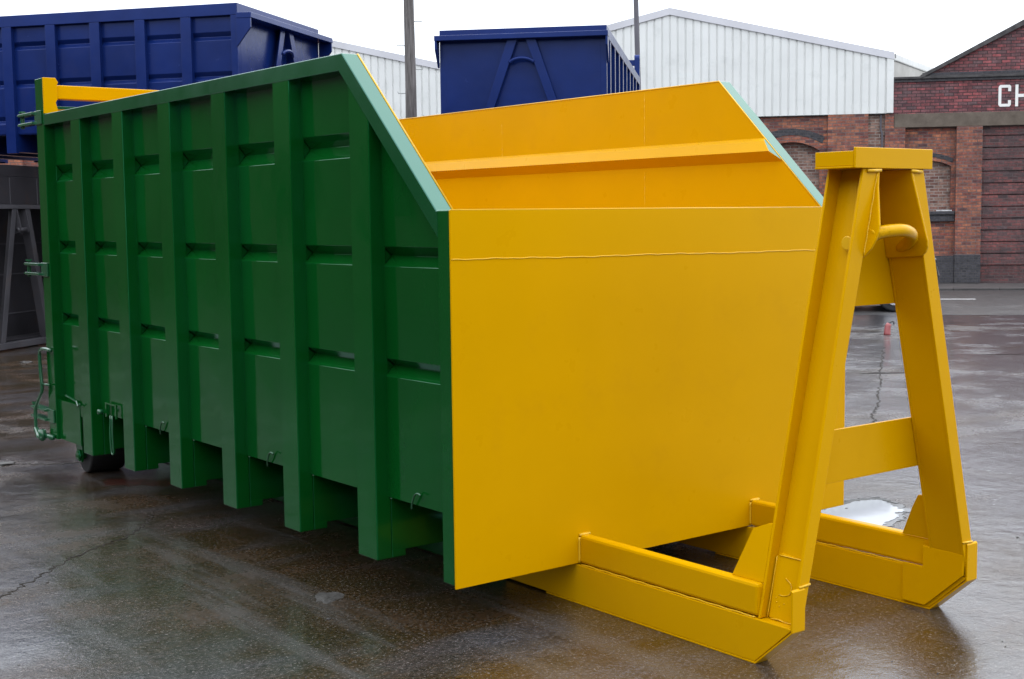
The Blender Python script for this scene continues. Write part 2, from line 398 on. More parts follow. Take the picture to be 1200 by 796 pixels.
def folded(x0, depth, z0, z1, extra=(), tip=0.0):
    pts = [(x0, z0), (x0, z1)]+[(x0, z) for z in extra]
    for a, c, d in SW: pts += [(x0, d), (x0+depth, c+tip), (x0+.003, a)] if tip else [(x0, d), (x0+depth, c), (x0+.022, a), (x0, a+.014)]
    return sorted(pts, key=lambda p: p[1])
for side in (0, 1):
    fx = (lambda x: x) if side == 0 else (lambda x: W-x)
    def mirror(bm):
        if side:
            for v in bm.verts: v.co.x = W-v.co.x
    tg = 'near' if side == 0 else 'far'
    # outer sheet
    b = sheet(folded(PX, .048, .447, T-.03, (H-.02,), .003), .006, lambda z: .079 if z < H-.02 else D1+(z-H+.04)/.9756, L+.03, side == 0); mirror(b.bm)
    sp = b.build('side_panel', 'green_panel', root, bevel=.006); sp.modifiers[0].segments = 3
    # yellow inner lining
    b = sheet(folded(.0785, .052, .447, T-.001, (H-.001,)), .005, lambda z: .091 if z < H else D1+.003+(z-H)/.9756, L+.05, side == 0); mirror(b.bm)
    b.build('inner_lining', 'yellow', root)
    # top rail and raked rail
    poly = [(L, T), (YS, T), (D1, H), (.08, H), (.08, 1.567), (.812, 2.28), (L, 2.28)]
    b = MB(); b.prism(poly, 'x', 0, .078); mirror(b.bm); b.build('top_rail', 'green_rail', root, bevel=.004)
    # front post
    b = MB(); b.box(0, .078, .0035, .0795, .19, H)
    for a_, c_, d_ in SW[1:]: b.prism([(.0655, d_), (.1115, c_+.003), (.0655, a_)], 'y', .07, .095)
    mirror(b.bm); b.build('corner_post', 'green', root, bevel=.003)
    # ribs
    for y in (.582, 1.267, 1.933, 2.608, 3.276, 3.961):
        b = MB(); b.box(.002, PX+.012, y, y+.157, .176, 2.30); b.box(.0785, .15, y+.001, y+.156, .176, .21)
        for a_, c_, d_ in SW: b.prism([(.0655, d_), (.1115, c_+.003), (.0655, a_)], 'y', y+.006, y+.15)
        b.clip(Vector((0, D1, H-.06)), sl_no); mirror(b.bm)
        b.build('rib', 'green', root, bevel=.004)
    # rear post, taller than the side
    b = MB(); b.box(0, .09, 4.606, 4.75, .2, 2.588)
    for a_, c_, d_ in SW: b.prism([(.0655, d_), (.1115, c_+.003), (.0655, a_)], 'y', 4.60, 4.66)
    mirror(b.bm); b.build('rear_post', 'green', root, bevel=.004)
    # skirt below the side near the rear
    b = MB(); b.box(.02, .032, 4.215, 4.606, .205, .47); b.box(.02, .032, 4.13, 4.2, .40, .47); mirror(b.bm)
    b.build('skirt_plate', 'green', root, bevel=.002)
    # cream weld/paint edge strips on post face
    b = MB(); b.prism([(.001, 2.356), (.09, 2.356), (.094, 2.38), (.082, 2.43), (.094, 2.45), (.094, 2.545), (.102, 2.56), (.085, 2.589), (.001, 2.589)], 'y', 4.592, 4.6055); mirror(b.bm)
    b.build('post_face', 'yellow', root, bevel=.003)
    # rollers
    b = MB(); b.tube([(.095, 4.37, .12), (.335, 4.37, .12)], .12, 36); mirror(b.bm)
    rl = b.build('roller', 'rubber', root, bevel=.012)
    b = MB(); b.tube([(.045, 4.37, .12), (.36, 4.37, .12)], .03, 20); b.tube([(.05, 4.37, .12), (.06, 4.37, .12)], .042, 6); mirror(b.bm)
    b.build('axle', 'green', rl, bevel=.003)
    b = MB(); b.prism([(4.30, .3), (4.32, .13), (4.345, .075), (4.395, .075), (4.42, .13), (4.46, .3)], 'x', .062, .078)
    b.prism([(4.30, .3), (4.32, .13), (4.345, .075), (4.395, .075), (4.42, .13), (4.46, .3)], 'x', .345, .36); b.box(.062, .36, 4.29, 4.47, .3, .42); mirror(b.bm)
    b.build('roller_bracket', 'green', root, bevel=.003)

# bearers across, floor, runners rearward
for y in (.582, 1.267, 1.933, 2.608, 3.276, 3.961):
    b = MB(); b.box(.079, W-.079, y+.002, y+.012, .205, .438); b.box(.079, W-.079, y+.013, y+.15, .205, .215); b.box(.079, W-.079, y+.013, y+.15, .43, .4385)
    b.box(.079, W-.079, y+.145, y+.155, .2155, .4295)
    b.build('floor_bearer', 'green', root, bevel=.002)
b = MB(); b.box(.09, W-.09, .02, L+.05, .440, .446); fl = b.build('floor', 'green', root)
b = MB(); b.box(.092, W-.092, .022, L+.048, .4465, .450); b.build('floor_lining', 'yellow', fl)
# rear door and header
b = MB(); b.box(.1, W-.1, 4.76, 4.775, .25, 2.42)
for x in (.12, .7, 1.3, 1.9, W-.22): b.box(x, x+.1, 4.775, 4.85, .27, 2.4)
d = b.build('rear_door', 'green', root, bevel=.003)
b = MB(); b.box(.12, W-.12, 4.748, 4.758, .46, 2.4); b.build('door_lining', 'yellow', d)
b = MB(); b.box(.0945, W-.0945, 4.61, 4.70, 2.455, 2.545); b.build('rear_header', 'yellow', root, bevel=.006)
# hinges
for z in (2.335, 1.335, .352):
    b = MB()
    for dz in (.032, -.032): b.prism([(4.751, z+dz-.009), (5.03, z+dz-.009), (5.055, z+dz), (5.03, z+dz+.009), (4.751, z+dz+.009)], 'x', -.03, .03)
    b.box(-.012, -.001, 4.63, 4.75, z-.045, z+.045)
    h = b.build('hinge', 'hook', root, bevel=.003)
    b = MB(); b.tube([(0, 5.03, z-.055), (0, 5.03, z+.062)], .014, 12); b.tube([(0, 5.03, z+.05), (0, 5.03, z+.062)], .022, 12); b.build('hinge_pin', 'hook', h)
# ratchet lever of the door
b = MB(); b.tube(curve_pts([(-.02, 4.60, .80), (-.03, 4.70, .805), (-.03, 4.79, .785), (-.03, 4.80, .72), (-.03, 4.79, .62), (-.03, 4.78, .52), (-.03, 4.86, .45), (-.03, 4.93, .38), (-.03, 4.94, .30), (-.03, 4.94, .235)], 4), .012, 10)
b.tube([(-.03, 4.94, .24), (-.04, 4.86, .195), (-.04, 4.78, .19)], .018, 10); b.tube([(-.035, 4.80, .18), (-.035, 4.80, .25)], .026, 12)
b.tube([(-.03, 4.79, .56), (-.02, 4.66, .565)], .008, 8); b.box(-.03, -.005, 4.64, 4.80, .195, .225)
b.build('door_lever', 'hook', root, smooth=True)
# sheet hooks along the sill
for y in (.33, 1.63, 2.95):
    b = MB(); b.tube(curve_pts([(.058, y+.06, .425), (.048, y+.04, .46), (.045, y+.015, .497), (.045, y-.01, .505), (.045, y-.028, .50)], 4), .0045, 8)
    b.build('sheet_hook', 'hook', root, smooth=True)
b = MB(); b.box(.04, .05, 3.64, 3.66, .44, .52); b.box(.04, .05, 3.80, 3.82, .44, .52); b.box(.04, .05, 3.64, 3.82, .52, .53)
b.build('latch_bracket', 'green', root)
b = MB(); b.tube(curve_pts([(.03, 3.71, .46), (.02, 3.70, .35), (.02, 3.69, .24), (.02, 3.67, .225), (.02, 3.655, .24), (.02, 3.665, .35), (.03, 3.68, .46)], 4), .005, 8)
b.tube([(.0, 3.84, .47), (.03, 3.84, .47)], .015, 8); b.build('latch_rod', 'hook', root, smooth=True)
b = MB(); b.tube([(.0, 4.40, .52), (-.005, 4.20, .50), (-.02, 4.13, .475), (-.02, 4.10, .495)], .006, 8); b.build('latch_pin', 'hook', root)
# front plate
b = MB(); b.box(.001, W-.001, -.006, .003, Bz, H+.001); fp = b.build('front_plate', 'yellow', root, bevel=.0025)
b = MB(); b.box(.0855, W-.0855, .0035, .09, 1.59, H-.002); b.build('top_beam', 'yellow', fp, bevel=.004)
P = [(x, -.006, 1.482-.007*x+.0015*math.sin(x*7)+.001*math.sin(x*31+1)+.0008*math.sin(x*67)) for x in [.004+i*(W-.008)/160 for i in range(161)]]
b = MB(); b.tube(P, .0028, 6); b.build('weld_seam', 'yellow_rough', fp, smooth=True)
# lining seams of the far wall: small stitch welds
for y, z0, z1 in ((2.70, 2.02, 2.25), (1.36, 2.02, 2.34), (1.36, 1.68, 1.90)):
    b = MB()
    rnd = random.Random(int(y*100))
    z = z0; pts_ = []
    while z < z1:
        pts_.append((W-.0838+rnd.choice((0, .0022)), y, z)); z += rnd.uniform(.012, .03)
    b.tube(pts_, .0022, 6)
    b.build('stitch_weld', 'yellow_rough', root)

ys_ = lambda u, v: D1+.002+(v-H)/.9756
a_, c_, d_ = SW[0]
b = MB(); b.prism([(W-.0783, d_-.004), (W-.131, c_), (W-.101, a_), (W-.0783, a_+.016)], 'y', ys_, lambda u, v: ys_(u, v)+.008); b.build('ridge_end_cap', 'green_rail', root)
# pale yellow tubes that draw the lit plate edges as highlights
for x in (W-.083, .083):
    b = MB(); b.tube([(x, D1+.006, H+.002), (x, YS, T-.001), (x, L, T-.001)], .0042, 6); b.build('edge_highlight', 'yellow_rough', root, smooth=True)
b = MB(); b.tube([(.004, -.0035, H+.001), (W-.004, -.0035, H+.001)], .003, 6); b.build('edge_highlight', 'yellow_rough', fp, smooth=True)
# ---- runners
for xa, xb, s in ((.638, .70, 1), (1.70, 1.762, -1)):
    b = MB(); b.prism([(-1.1735, .17), (-1.1735, .162), (-1.003, .008), (.5, .008), (.5, .17)], 'x', xa-.004, xb+.004)
    rn = b.build('runner', 'yellow', root, bevel=.003)
    b = MB(); b.box(xa, xb, .501, 4.5, .008, .17); b.build('rear_runner', 'green', rn)  # runner coloured green here to give the shade under the body
    b = MB(); b.box(xa+.004, xb-.002, -1.0095, -.0065, .176, .297); b.build('upper_runner', 'yellow', rn, bevel=.012)
    b = MB(); b.prism([(-1.182, .305), (-1.1745, .312), (-1.1745, .158), (-1.004, .0075), (.21, .0075), (.21, 0.0), (-1.007, 0.0), (-1.182, .156)], 'x', xa-.005, xb+.003)
    b.build('wear_plate', 'yellow', rn, bevel=.002)
    # weld beads
    b = MB()
    fx = xa-.003 if s == 1 else xa+.0
    xs = xa-.004
    b.tube([(xs+.006, y, .1735+.0012*math.sin(y*60)) for y in [-1.0+i*.02 for i in range(50)]], .0032, 6)
    b.tube([(xa+.004, -.0085, z) for z in [.18+i*.012 for i in range(10)]], .006, 6)
    b.tube([(x, -.0085, .297) for x in (xa+.004, (xa+xb)/2, xb)], .007, 6)
    b.build('weld_bead', 'yellow_rough', rn, smooth=True)
# ---- legs
def lo(z): return .641+.2265*(z-.159)       # outer edge of the left leg
def li(z): return .696+.2435*(z-.163)       # inner edge of the left leg
def ro(z): return 1.738-.2417*(z-.301)
def ri(z): return 1.673-.2487*(z-.308)
ZT = 1.806
for side in (0, 1):
    OUT, INN, sg = (lo, li, 1) if side == 0 else (ro, ri, -1)
    b = MB()
    z0 = .165
    b.prism([(OUT(z0), z0), (INN(z0), z0), (INN(ZT), ZT), (OUT(ZT), ZT)], 'y', -1.174, -1.162)      # front flange
    z0 = .172
    b.prism([(OUT(z0), z0), (INN(z0), z0), (INN(ZT), ZT), (OUT(ZT), ZT)], 'y', -1.022, -1.010)      # back flange
    z0 = .172
    b.prism([(INN(z0)-sg*.013, z0), (INN(z0)-sg*.001, z0), (INN(ZT)-sg*.001, ZT), (INN(ZT)-sg*.013, ZT)], 'y', -1.1625, -1.0215)   # web
    lg = b.build('leg', 'yellow', root, bevel=.0025)
    # doubler plate at the foot of the web
    b = MB(); za, zb = .174, .395
    e = .024
    b.prism([(-1.161, za), (-1.035, za), (-1.026, zb), (-1.045, zb+.012), (-1.161, zb)], 'x', lambda u, v: INN(v)-sg*(e), lambda u, v: INN(v)-sg*.0135)
    b.build('foot_plate', 'yellow', lg, bevel=.003)
    b = MB()
    X = lambda z: INN(z)-sg*.025
    b.tube([(X(za), y, za+.002*math.sin(y*80)) for y in [-1.165+i*.012 for i in range(11)]], .0028, 6)
    b.tube([(X(z), -1.030+.008*(z-za), z) for z in [za+i*.02 for i in range(12)]], .0025, 6)
    b.tube([(X(zb), y, zb+.004) for y in [-1.16+i*.012 for i in range(11)]], .0025, 6)
    if side == 0:   # raised weld mark on the foot plate
        b.tube(curve_pts([(X(.315), -1.085, .325), (X(.30), -1.115, .305), (X(.27), -1.115, .275), (X(.262), -1.09, .262), (X(.262), -1.065, .262)], 4), .0018, 6)
        for yy, zz in ((-1.06, .235), (-1.075, .222), (-1.095, .235), (-1.055, .25)): b.tube([(X(zz)+.002, yy, zz), (X(zz)-.001, yy, zz)], .002, 6)
    b.build('weld_bead', 'yellow_rough', lg, smooth=True)
    # notch weld on the front flange
    b = MB(); b.tube([(OUT(.316), -1.176, .314), (INN(.316), -1.176, .318)], .005, 6); b.build('weld_bead', 'yellow_rough', lg, smooth=True)
    # brace gusset between leg and runner
    xg = .652 if side == 0 else 1.692
    b = MB(); b.prism([(-.855, .2975), (-1.0095, .2975), (-1.0095, .512), (-.99, .508), (-.922, .48)] if side == 0 else [(-.868, .2975), (-1.0095, .2975), (-1.0095, .49), (-.975, .485), (-.94, .43)] , 'x', lambda u, v: OUT(v)+(0 if side == 0 else -.044), lambda u, v: OUT(v)+(.011 if side == 0 else -.033))
    b.build('brace_gusset', 'yellow', lg, bevel=.0015)
    # inner foot cover
    xi = (lambda z: INN(z)-.0) 
    b = MB(); b.prism([(-.88, .018), (-.88, .180), (-.978, .1805), (-.978, .268), (-1.171, .264), (-1.168, .178), (-1.008, .033), (-.99, .018)], 'x', (.7045 if side == 0 else 1.684), (.7125 if side == 0 else 1.6955))
    b.build('foot_cheek', 'yellow', lg, bevel=.002)
    # hook gusset leaning with the leg
    def xg2(u, v): return INN(v)
    def xg3(u, v): return INN(v)+sg*.012
    nose = [(-1.0095, ZT-.001), (-1.1765, ZT-.001), (-1.186, 1.74), (-1.221, 1.60), (-1.222, 1.575), (-1.216, 1.545), (-1.203, 1.515), (-1.18, 1.488), (-1.16, 1.476), (-1.0095, 1.468)]
    if side: nose = [(-1.0095, ZT-.001), (-1.1765, ZT-.001), (-1.204, 1.56), (-1.207, 1.54), (-1.204, 1.515), (-1.192, 1.492), (-1.172, 1.478), (-1.0095, 1.468)]
    b = MB(); b.prism(nose, 'x', xg2, xg3); b.build('hook_gusset', 'yellow', lg, bevel=.0035)
    b = MB(); b.tube([(INN(z)+.001, -1.175-.001*math.sin(z*90), z) for z in [1.49+i*.012 for i in range(26)]], .0032, 6)
    b.tube([(OUT(1.80)+sg*.02, -1.178, 1.797), (INN(1.80)+sg*.012, -1.180, 1.799)], .0065, 8)
    b.build('weld_bead', 'yellow_rough', lg, smooth=True)
# hook bar
b = MB(); b.tube(curve_pts([(1.045, -1.188, 1.560), (1.08, -1.198, 1.572), (1.13, -1.208, 1.578), (1.20, -1.215, 1.578), (1.28, -1.19, 1.562), (1.34, -1.14, 1.535), (1.385, -1.07, 1.51)], 6), .024, 20)
b.build('hook_bar', 'bar', root, smooth=True)
b = MB(); b.tube([(.985, -1.125, 1.535), (1.02, -1.125, 1.535)], .026, 20); b.build('bar_end', 'yellow_rough', root, bevel=.003)
# cap
b = MB(); b.box(.955, 1.414, -1.1735, -1.0, 1.8145, 1.868); b.box(.952, 1.414, -1.1735, -1.0, 1.8065, 1.814); b.build('cap_plate', 'yellow', root, bevel=.002)
b = MB(); b.box(.955, 1.416, -1.184, -1.174, 1.806, 1.881); b.build('cap_front', 'yellow', root, bevel=.0025)
# back plate at the top, cross plate lower
b = MB(); b.prism([(li(1.288)-.02, 1.288), (ri(1.288)+.02, 1.288), (ri(1.80)+.02, 1.80), (li(1.80)-.02, 1.80)], 'y', -1.009, -.999); b.build('back_plate', 'yellow', root, bevel=.002)
b = MB(); b.prism([(li(.618)-.01, .618), (ri(.618)+.01, .618), (ri(.822)+.01, .822), (li(.822)-.01, .822)], 'y', -1.009, -.997); b.build('cross_plate', 'yellow', root, bevel=.002)

# ------------------------------------------------------------------ other containers
def other_container(name, label, group, O, rz, W_, L_, z0, T_, mat, swz, ribs, hdr=.10, led=(.13, .2), lz=.0, front='closed', a=(1.02, 1.19, .75, .85), hookz=3.87, rear=True, railmat=None):
    r = empty(name, O, rz); tag(r, label, 'container', group)
    dz = .26 if front == 'closed' else .12
    for side in (0, 1):
        def mir(bm):
            if side:
                for v in bm.verts: v.co.x = W_-v.co.x
        prof = [(.07, z0+dz)]
        for c in sorted(swz): prof += [(.07, c-.05), (.11, c-.005), (.11, c+.005), (.072, c+.055)]
        prof += [(.07, T_-.05)]
        prof = prof+[(x+.008, z) for x, z in prof[::-1]]
        b = MB(); b.prism(prof, 'y', .03, L_); mir(b.bm); b.build('side_panel', mat, r, bevel=.004)
        b = MB(); b.box(0, .09, -.001, L_, T_-.15, T_); mir(b.bm); b.build('top_rail', mat, r, bevel=.006)
        for y in ribs:
            b = MB(); b.box(.003, .078, y, y+.145, z0, T_-.15); mir(b.bm); b.build('rib', mat, r, bevel=.004)
        b = MB(); b.box(.002, .09, .001, .09, z0+.02, T_-.15); mir(b.bm); b.build('corner_post', mat, r, bevel=.003)
        if rear:
            b = MB(); b.box(0, .1, L_, L_+.14, z0, T_+.36); b.tube([(.1, L_+.07, T_+.36), (.0, L_+.07, T_+.36)], .07, 20); mir(b.bm); b.build('rear_post', mat, r, bevel=.004)
        if front == 'closed':
            b = MB(); b.prism([(-.20, T_-led[1]), (-.001, T_-led[1]), (-.001, T_-led[1]-.36), (-.20, T_-led[1]-.12)], 'x', -.03, -.001); mir(b.bm); b.build('wing_plate', mat, r, bevel=.002)
    b = MB()
    for y in ribs: b.box(.08, W_-.08, y, y+.13, z0+.02, z0+dz)
    b.build('floor_bearers', mat, r)
    b = MB(); b.box(.08, W_-.08, .05, L_, z0+dz-.01, z0+dz+.0); b.build('floor', mat, r)
    if rear:
        b = MB(); b.box(.1, W_-.1, L_+.03, L_+.12, T_+.22, T_+.33); b.build('rear_header', mat, r, bevel=.004)
        b = MB(); b.box(.1, W_-.1, L_+.14, L_+.2, z0+.1, T_-.1); b.build('rear_door', mat, r, bevel=.004)
    if front == 'closed':
        b = MB(); b.box(.0905, W_-.0905, .004, .09, T_-led[0]+.002, T_); b.box(.001, W_-.001, -.004, -.0015, T_-led[0]+.002, T_-.002); b.build('front_rail', mat, r, bevel=.006)
        b = MB(); b.box(-.035, W_+.035, -.21, -.003, T_-led[1], T_-led[0]); b.build('ledge', mat, r, bevel=.005)
        b = MB(); b.box(.0895, W_-.0895, .0, .012, z0+.05, T_-led[0]-.002); b.build('front_plate', mat, r)
        # A-frame under the ledge
        zt = T_-led[1]; zb = z0+.05; cx = W_/2
        tw0, tw1, sl = .06, .20, .34
        for s in (-1, 1):
            f = sl*(zt-zb)
            b = MB(); b.prism([(cx+s*tw0, zt), (cx+s*tw1, zt), (cx+s*(tw1+f), zb), (cx+s*(tw1-.11+f), zb)], 'y', -.10, -.085)
            b.prism([(cx+s*tw0, zt), (cx+s*(tw0+.015), zt), (cx+s*(tw1-.095+f), zb), (cx+s*(tw1-.11+f), zb)], 'y', -.085, -.002)
            b.build('leg', mat, r, bevel=.003)
        b = MB(); b.tube(curve_pts([(cx-.17, -.09, zt-.32), (cx-.1, -.11, zt-.28), (cx, -.12, zt-.265), (cx+.1, -.11, zt-.28), (cx+.17, -.09, zt-.32)], 5), .028, 12)
        b.build('hook_bar', mat, r, smooth=True)
    else:
        zh = front   # header height: open frame under a deep header
        b = MB(); b.box(.0, W_, .0, .02, zh+.06, T_-.151); b.box(.0905, W_-.0905, .0, .08, T_-.15, T_); b.build('header_panel', mat, r, bevel=.004)
        b = MB()
        for x in (.25, .72, 1.02, 1.62, 2.1): b.box(x, x+.012, -.006, -.0005, zh+.065, T_-.17)
        b.build('header_ridges', railmat, r)
        b = MB(); b.box(-.02, W_+.02, -.05, .08, zh, zh+.055); b.build('ledge', railmat, r, bevel=.004)
        b = MB(); b.box(.09, W_-.09, .42, .44, z0+.1, T_-.1)
        b.build('front_plate', mat, r)
        b = MB()
        for z in (.42, .95, 1.36): b.box(.1, W_-.1, .405, .4195, z, z+.015)
        b.build('panel_ridges', railmat, r)
        b = MB(); b.box(0, W_, -.06, .3, z0+.02, z0+.10); b.build('sill', railmat, r, bevel=.004)
        cx = a
        for s in (-1, 1):
            b = MB(); b.prism([(cx+s*.10, zh), (cx+s*.19, zh), (cx+s*.56, z0+.10), (cx+s*.46, z0+.10)], 'y', -.04, -.028)
            b.prism([(cx+s*.10, zh), (cx+s*.112, zh), (cx+s*.472, z0+.10), (cx+s*.46, z0+.10)], 'y', -.028, .07)
            b.build('leg', railmat, r, bevel=.002)
            b = MB(); b.prism([(-.04, zh-.001), (.06, zh-.001), (.06, zh-.34), (-.07, zh-.30), (-.09, zh-.25)], 'x', cx+s*.085, cx+s*.098); b.build('hook_gusset', railmat, r)
        b = MB(); b.tube([(cx-.1, -.04, zh-.27), (cx+.1, -.04, zh-.27)], .028, 12); b.build('hook_bar', railmat, r, smooth=True)
    return r
def rib_rows(first, step, L_):
    out = []; y = first
    while y < L_-.15: out.append(y); y += step
    return out
G = 'stored containers stacked behind'
other_container('hooklift_container', 'blue container with ribbed side, stacked at the left edge of the photo', None, (4.834, 11.546, 0), R(37.5), 2.62, 6.4, 2.58, 4.4, 'blue', (4.0, 3.5, 3.02), rib_rows(.655, .662, 6.3))
other_container('hooklift_container', 'blue container seen end-on with inverted V frame, between the two poles', None, (8.04, 11.67, 0), R(-46.7), 2.385, 7.2, 2.55, 4.3, 'blue', (3.95, 3.45, 2.95), rib_rows(.62, .80, 7.1), led=(.10, .17))
gx = Vector((2.608, 13.637, 0)); ex = Vector((math.cos(R(38)), math.sin(R(38)), 0))
other_container('hooklift_container', 'weathered dark grey container under the blue one at the left edge', None, tuple(gx-ex*1.12), R(38), 2.4, 5.8, .0, 2.40, 'grey', (1.9, 1.4, .9), rib_rows(.6, .75, 5.7), front=1.83, a=1.12+.08, rear=False, railmat='greylight')
o1 = Vector((4.834, 11.546, 0)); ey = Vector((-math.sin(R(37.5)), math.cos(R(37.5)), 0)); ex1 = Vector((math.cos(R(37.5)), math.sin(R(37.5)), 0))
other_container('hooklift_container', 'short dark grey container hidden under the near end of the left blue container', None, tuple(o1+ex1*.12+ey*.1), R(37.5), 2.4, 2.2, .0, 2.57, 'grey', (1.9, 1.4, .9), rib_rows(.6, .7, 2.1), front=1.9, a=1.2, rear=False, railmat='greylight')
other_container('hooklift_container', 'dark grey container hidden below the blue container seen end-on', None, (8.04, 11.67, 0), R(-46.7), 2.385, 7.0, .0, 2.54, 'grey', (1.9, 1.4, .9), rib_rows(.6, .8, 6.9), front=1.9, a=1.2, rear=False, railmat='greylight')

# ------------------------------------------------------------------ white clad warehouse on its brick base
wh = empty('warehouse', WALL, WR)
tag(wh, 'white corrugated gabled warehouse above a brick base, behind the containers', 'building')
RZ, EZ, PITCH = 6.37, 5.20, 4.98
ridges = [-6.05-2*PITCH*k for k in range(4)]
def roofz(s):
    return max(RZ-abs(s-r)*(RZ-EZ)/PITCH for r in ridges)
# cladding sheet
b = MB(); bm = b.bm
xs = []; s = ridges[-1]-PITCH
pitch = .178
while s < -1.22:
    xs += [(s, 0), (s+pitch-.046, 0), (s+pitch-.036, .026), (s+pitch-.012, .026)]; s += pitch
xs.append((-1.22, 0)); prev = None
for s_, dp in xs:
    lo_ = bm.verts.new((s_, -.10+dp, 3.86)); hi_ = bm.verts.new((s_, -.10+dp, roofz(s_)-.09))
    if prev: bm.faces.new((prev[0], lo_, hi_, prev[1]))
    prev = (lo_, hi_)
b.build('cladding', 'clad', wh)
b = MB(); b.box(-1.22, -1.07, -.125, 0.0, 3.86, 5.10); b.build('corner_flashing', 'clad', wh, bevel=.01)
b = MB(); x0 = ridges[-1]-PITCH
for r in ridges:
    for sg in (-1, 1):
        e = r+sg*PITCH
        if sg == 1 and r == ridges[0]: e = -1.07
        ze = RZ-abs(e-r)*(RZ-EZ)/PITCH
        pts = [(r, RZ), (e, ze), (e, ze-.155), (r, RZ-.155)]
        b.prism(pts, 'y', -.135, -.06)
b.build('verge_flashing', 'flash', wh)
# roof and flank
b = MB()
for r in ridges:
    for sg in (-1, 1):
        e = r+sg*PITCH
        if sg == 1 and r == ridges[0]: e = -1.02
        ze = RZ-abs(e-r)*(RZ-EZ)/PITCH
        b.prism([(r, RZ-.02), (e, ze-.02), (e, ze-.1), (r, RZ-.1)], 'y', -.06, 22)
b.build('roof', 'roof', wh)
b = MB(); b.prism([(-1.08, -.05), (1.35, 6.6), (1.35, 6.9), (-1.3, .4)], 'z', 3.9, 5.02); b.build('flank_wall', 'pale_panel', wh)
b = MB(); b.prism([(-1.068, -.11), (1.38, 6.6), (1.38, 7.0), (-1.4, .6)], 'z', 5.03, 5.19); b.build('flank_flashing', 'clad', wh, bevel=.02)
# dark drip gap
b = MB(); b.box(x0, -1.09, -.06, .0, 3.84, 3.875); b.build('drip_flashing', 'black', wh)

def arched_wall(b, s0, s1, z0, z1, cx, hw, sill, spring, rise, y0, y1, seg=14):
    """wall slab with one segmental-arched opening"""
    arc = [(cx-hw+2*hw*i/seg, spring+rise*(1-((i/seg)*2-1)**2)) for i in range(seg+1)]
    b.box(s0, s1, y0, y1, z0, sill)
    b.box(s0, cx-hw, y0, y1, sill, z1); b.box(cx+hw, s1, y0, y1, sill, z1)
    for i in range(seg):
        b.prism([arc[i], arc[i+1], (arc[i+1][0], z1), (arc[i][0], z1)], 'y', y0, y1)
    return arc
def arch_band(arc, t0, t1, cx):
    """ring of the arch between offsets t0..t1 above the arc"""
    lo_ = [(s_+(s_-cx)*t0*.6, z+t0) for s_, z in arc]; hi_ = [(s_+(s_-cx)*t1*.6, z+t1) for s_, z in arc]
    return lo_+hi_[::-1]
# brick base of the warehouse: bays of blind arched windows between piers
for k in range(7):
    off = -4.15*k
    if k < 7:
        b = MB(); b.box(-2.49+off, -1.61+off, -.10, .12, .04, 3.855); b.build('brick_pier', 'brick_orange', wh)
        b = MB(); arc = arched_wall(b, -5.76+off, -2.49+off, .04, 3.85, -3.3+off, .63, 1.62, 3.07, .20, .0, .26)
        b.build('brick_bay', 'brick_orange', wh)
        b = MB(); b.prism(arch_band(arc, .0, .15, -3.3+off), 'y', -.012, .0)
        b.build('arch_ring', 'brick_orange', wh)
        b = MB(); b.prism(arch_band(arc, .155, .30, -3.3+off), 'y', -.02, .0)
        b.build('arch_hood', 'brick_blue', wh)
        b = MB(); b.box(-3.96+off, -2.64+off, .18, .25, 1.60, 3.30); b.build('window_infill', 'brick_infill', wh)
        b = MB(); b.box(-4.0+off, -2.6+off, -.05, .07, 1.52, 1.615); b.build('window_sill', 'lintel', wh)
b = MB(); b.box(-1.61, -1.24, .02, .12, .04, 3.85); b.build('brick_recess', 'brick_infill', wh)
b = MB(); b.tube([(-1.33, -.02, 3.84), (-1.33, -.02, 3.5), (-1.30, -.03, 3.42), (-1.30, -.03, .1)], .022, 10); b.build('drain_pipe', 'lamp_steel', wh)

# ------------------------------------------------------------------ red brick gabled building
ch = empty('brick_building', WALL, WR)
tag(ch, 'dark red brick gabled building with white CH lettering, at the right edge', 'building')
YF = -.03
GC, GS = 4.35, .512       # ridge position and slope
b = MB()
b.prism([(-1.075, 3.842), (GC*2+1.075, 3.842), (GC*2+1.075, 4.56), (GC*2+.5, 4.60), (GC, 4.60+(GC+.5)*GS), (-.5, 4.60), (-1.075, 4.56)], 'y', YF, .3); b.build('gable_wall', 'brick_red', ch)
b = MB(); b.box(-1.10, GC*2+1.1, YF-.07, .32, 4.60, 4.655); b.build('string_course', 'coping', ch, bevel=.01)
b = MB(); b.box(-1.09, GC*2+1.09, YF-.035, YF-.001, 4.54, 4.597); b.box(-.45, GC*2+.45, YF-.045, YF-.001, 4.656, 4.73); b.build('dentil_course', 'brick_blue', ch, bevel=.004)
b = MB()
for sg in (-1, 1):
    e = GC+sg*(GC+.48)
    b.prism([(GC, 4.66+(GC+.48)*GS+.10), (e, 4.66+.03), (e, 4.66-.05), (GC, 4.66+(GC+.48)*GS-.08)], 'y', YF-.09, .34)
b.build('gable_coping', 'coping', ch, bevel=.008)
b = MB(); b.box(-1.045, GC*2+1.045, YF-.012, .2, 3.535, 3.8415); b.build('lintel', 'lintel', ch, bevel=.008)
b = MB(); b.box(-1.24, -.80, -.06, .2, .04, 3.534); b.box(-1.24, -1.05, -.06, .2, 3.534, 3.84); b.build('brick_pier', 'brick_orange', ch)
b = MB(); b.box(.31, .86, -.055, .2, .68, 3.534); b.build('brick_pier', 'brick_orange', ch)
b = MB(); b.box(.305, .865, -.065, .2, .04, .679); b.box(-.80, .304, -.03, .2, .04, .66); b.build('plinth', 'brick_blue', ch, bevel=.01)
b = MB(); arc = arched_wall(b, -.80, .31, .661, 3.534, -.24, .46, 1.66, 2.66, .13, .10, .30); b.build('brick_bay', 'brick_orange', ch)
b = MB(); b.prism(arch_band(arc, .0, .075, -.24), 'y', .085, .10); b.build('arch_ring', 'brick_orange', ch)
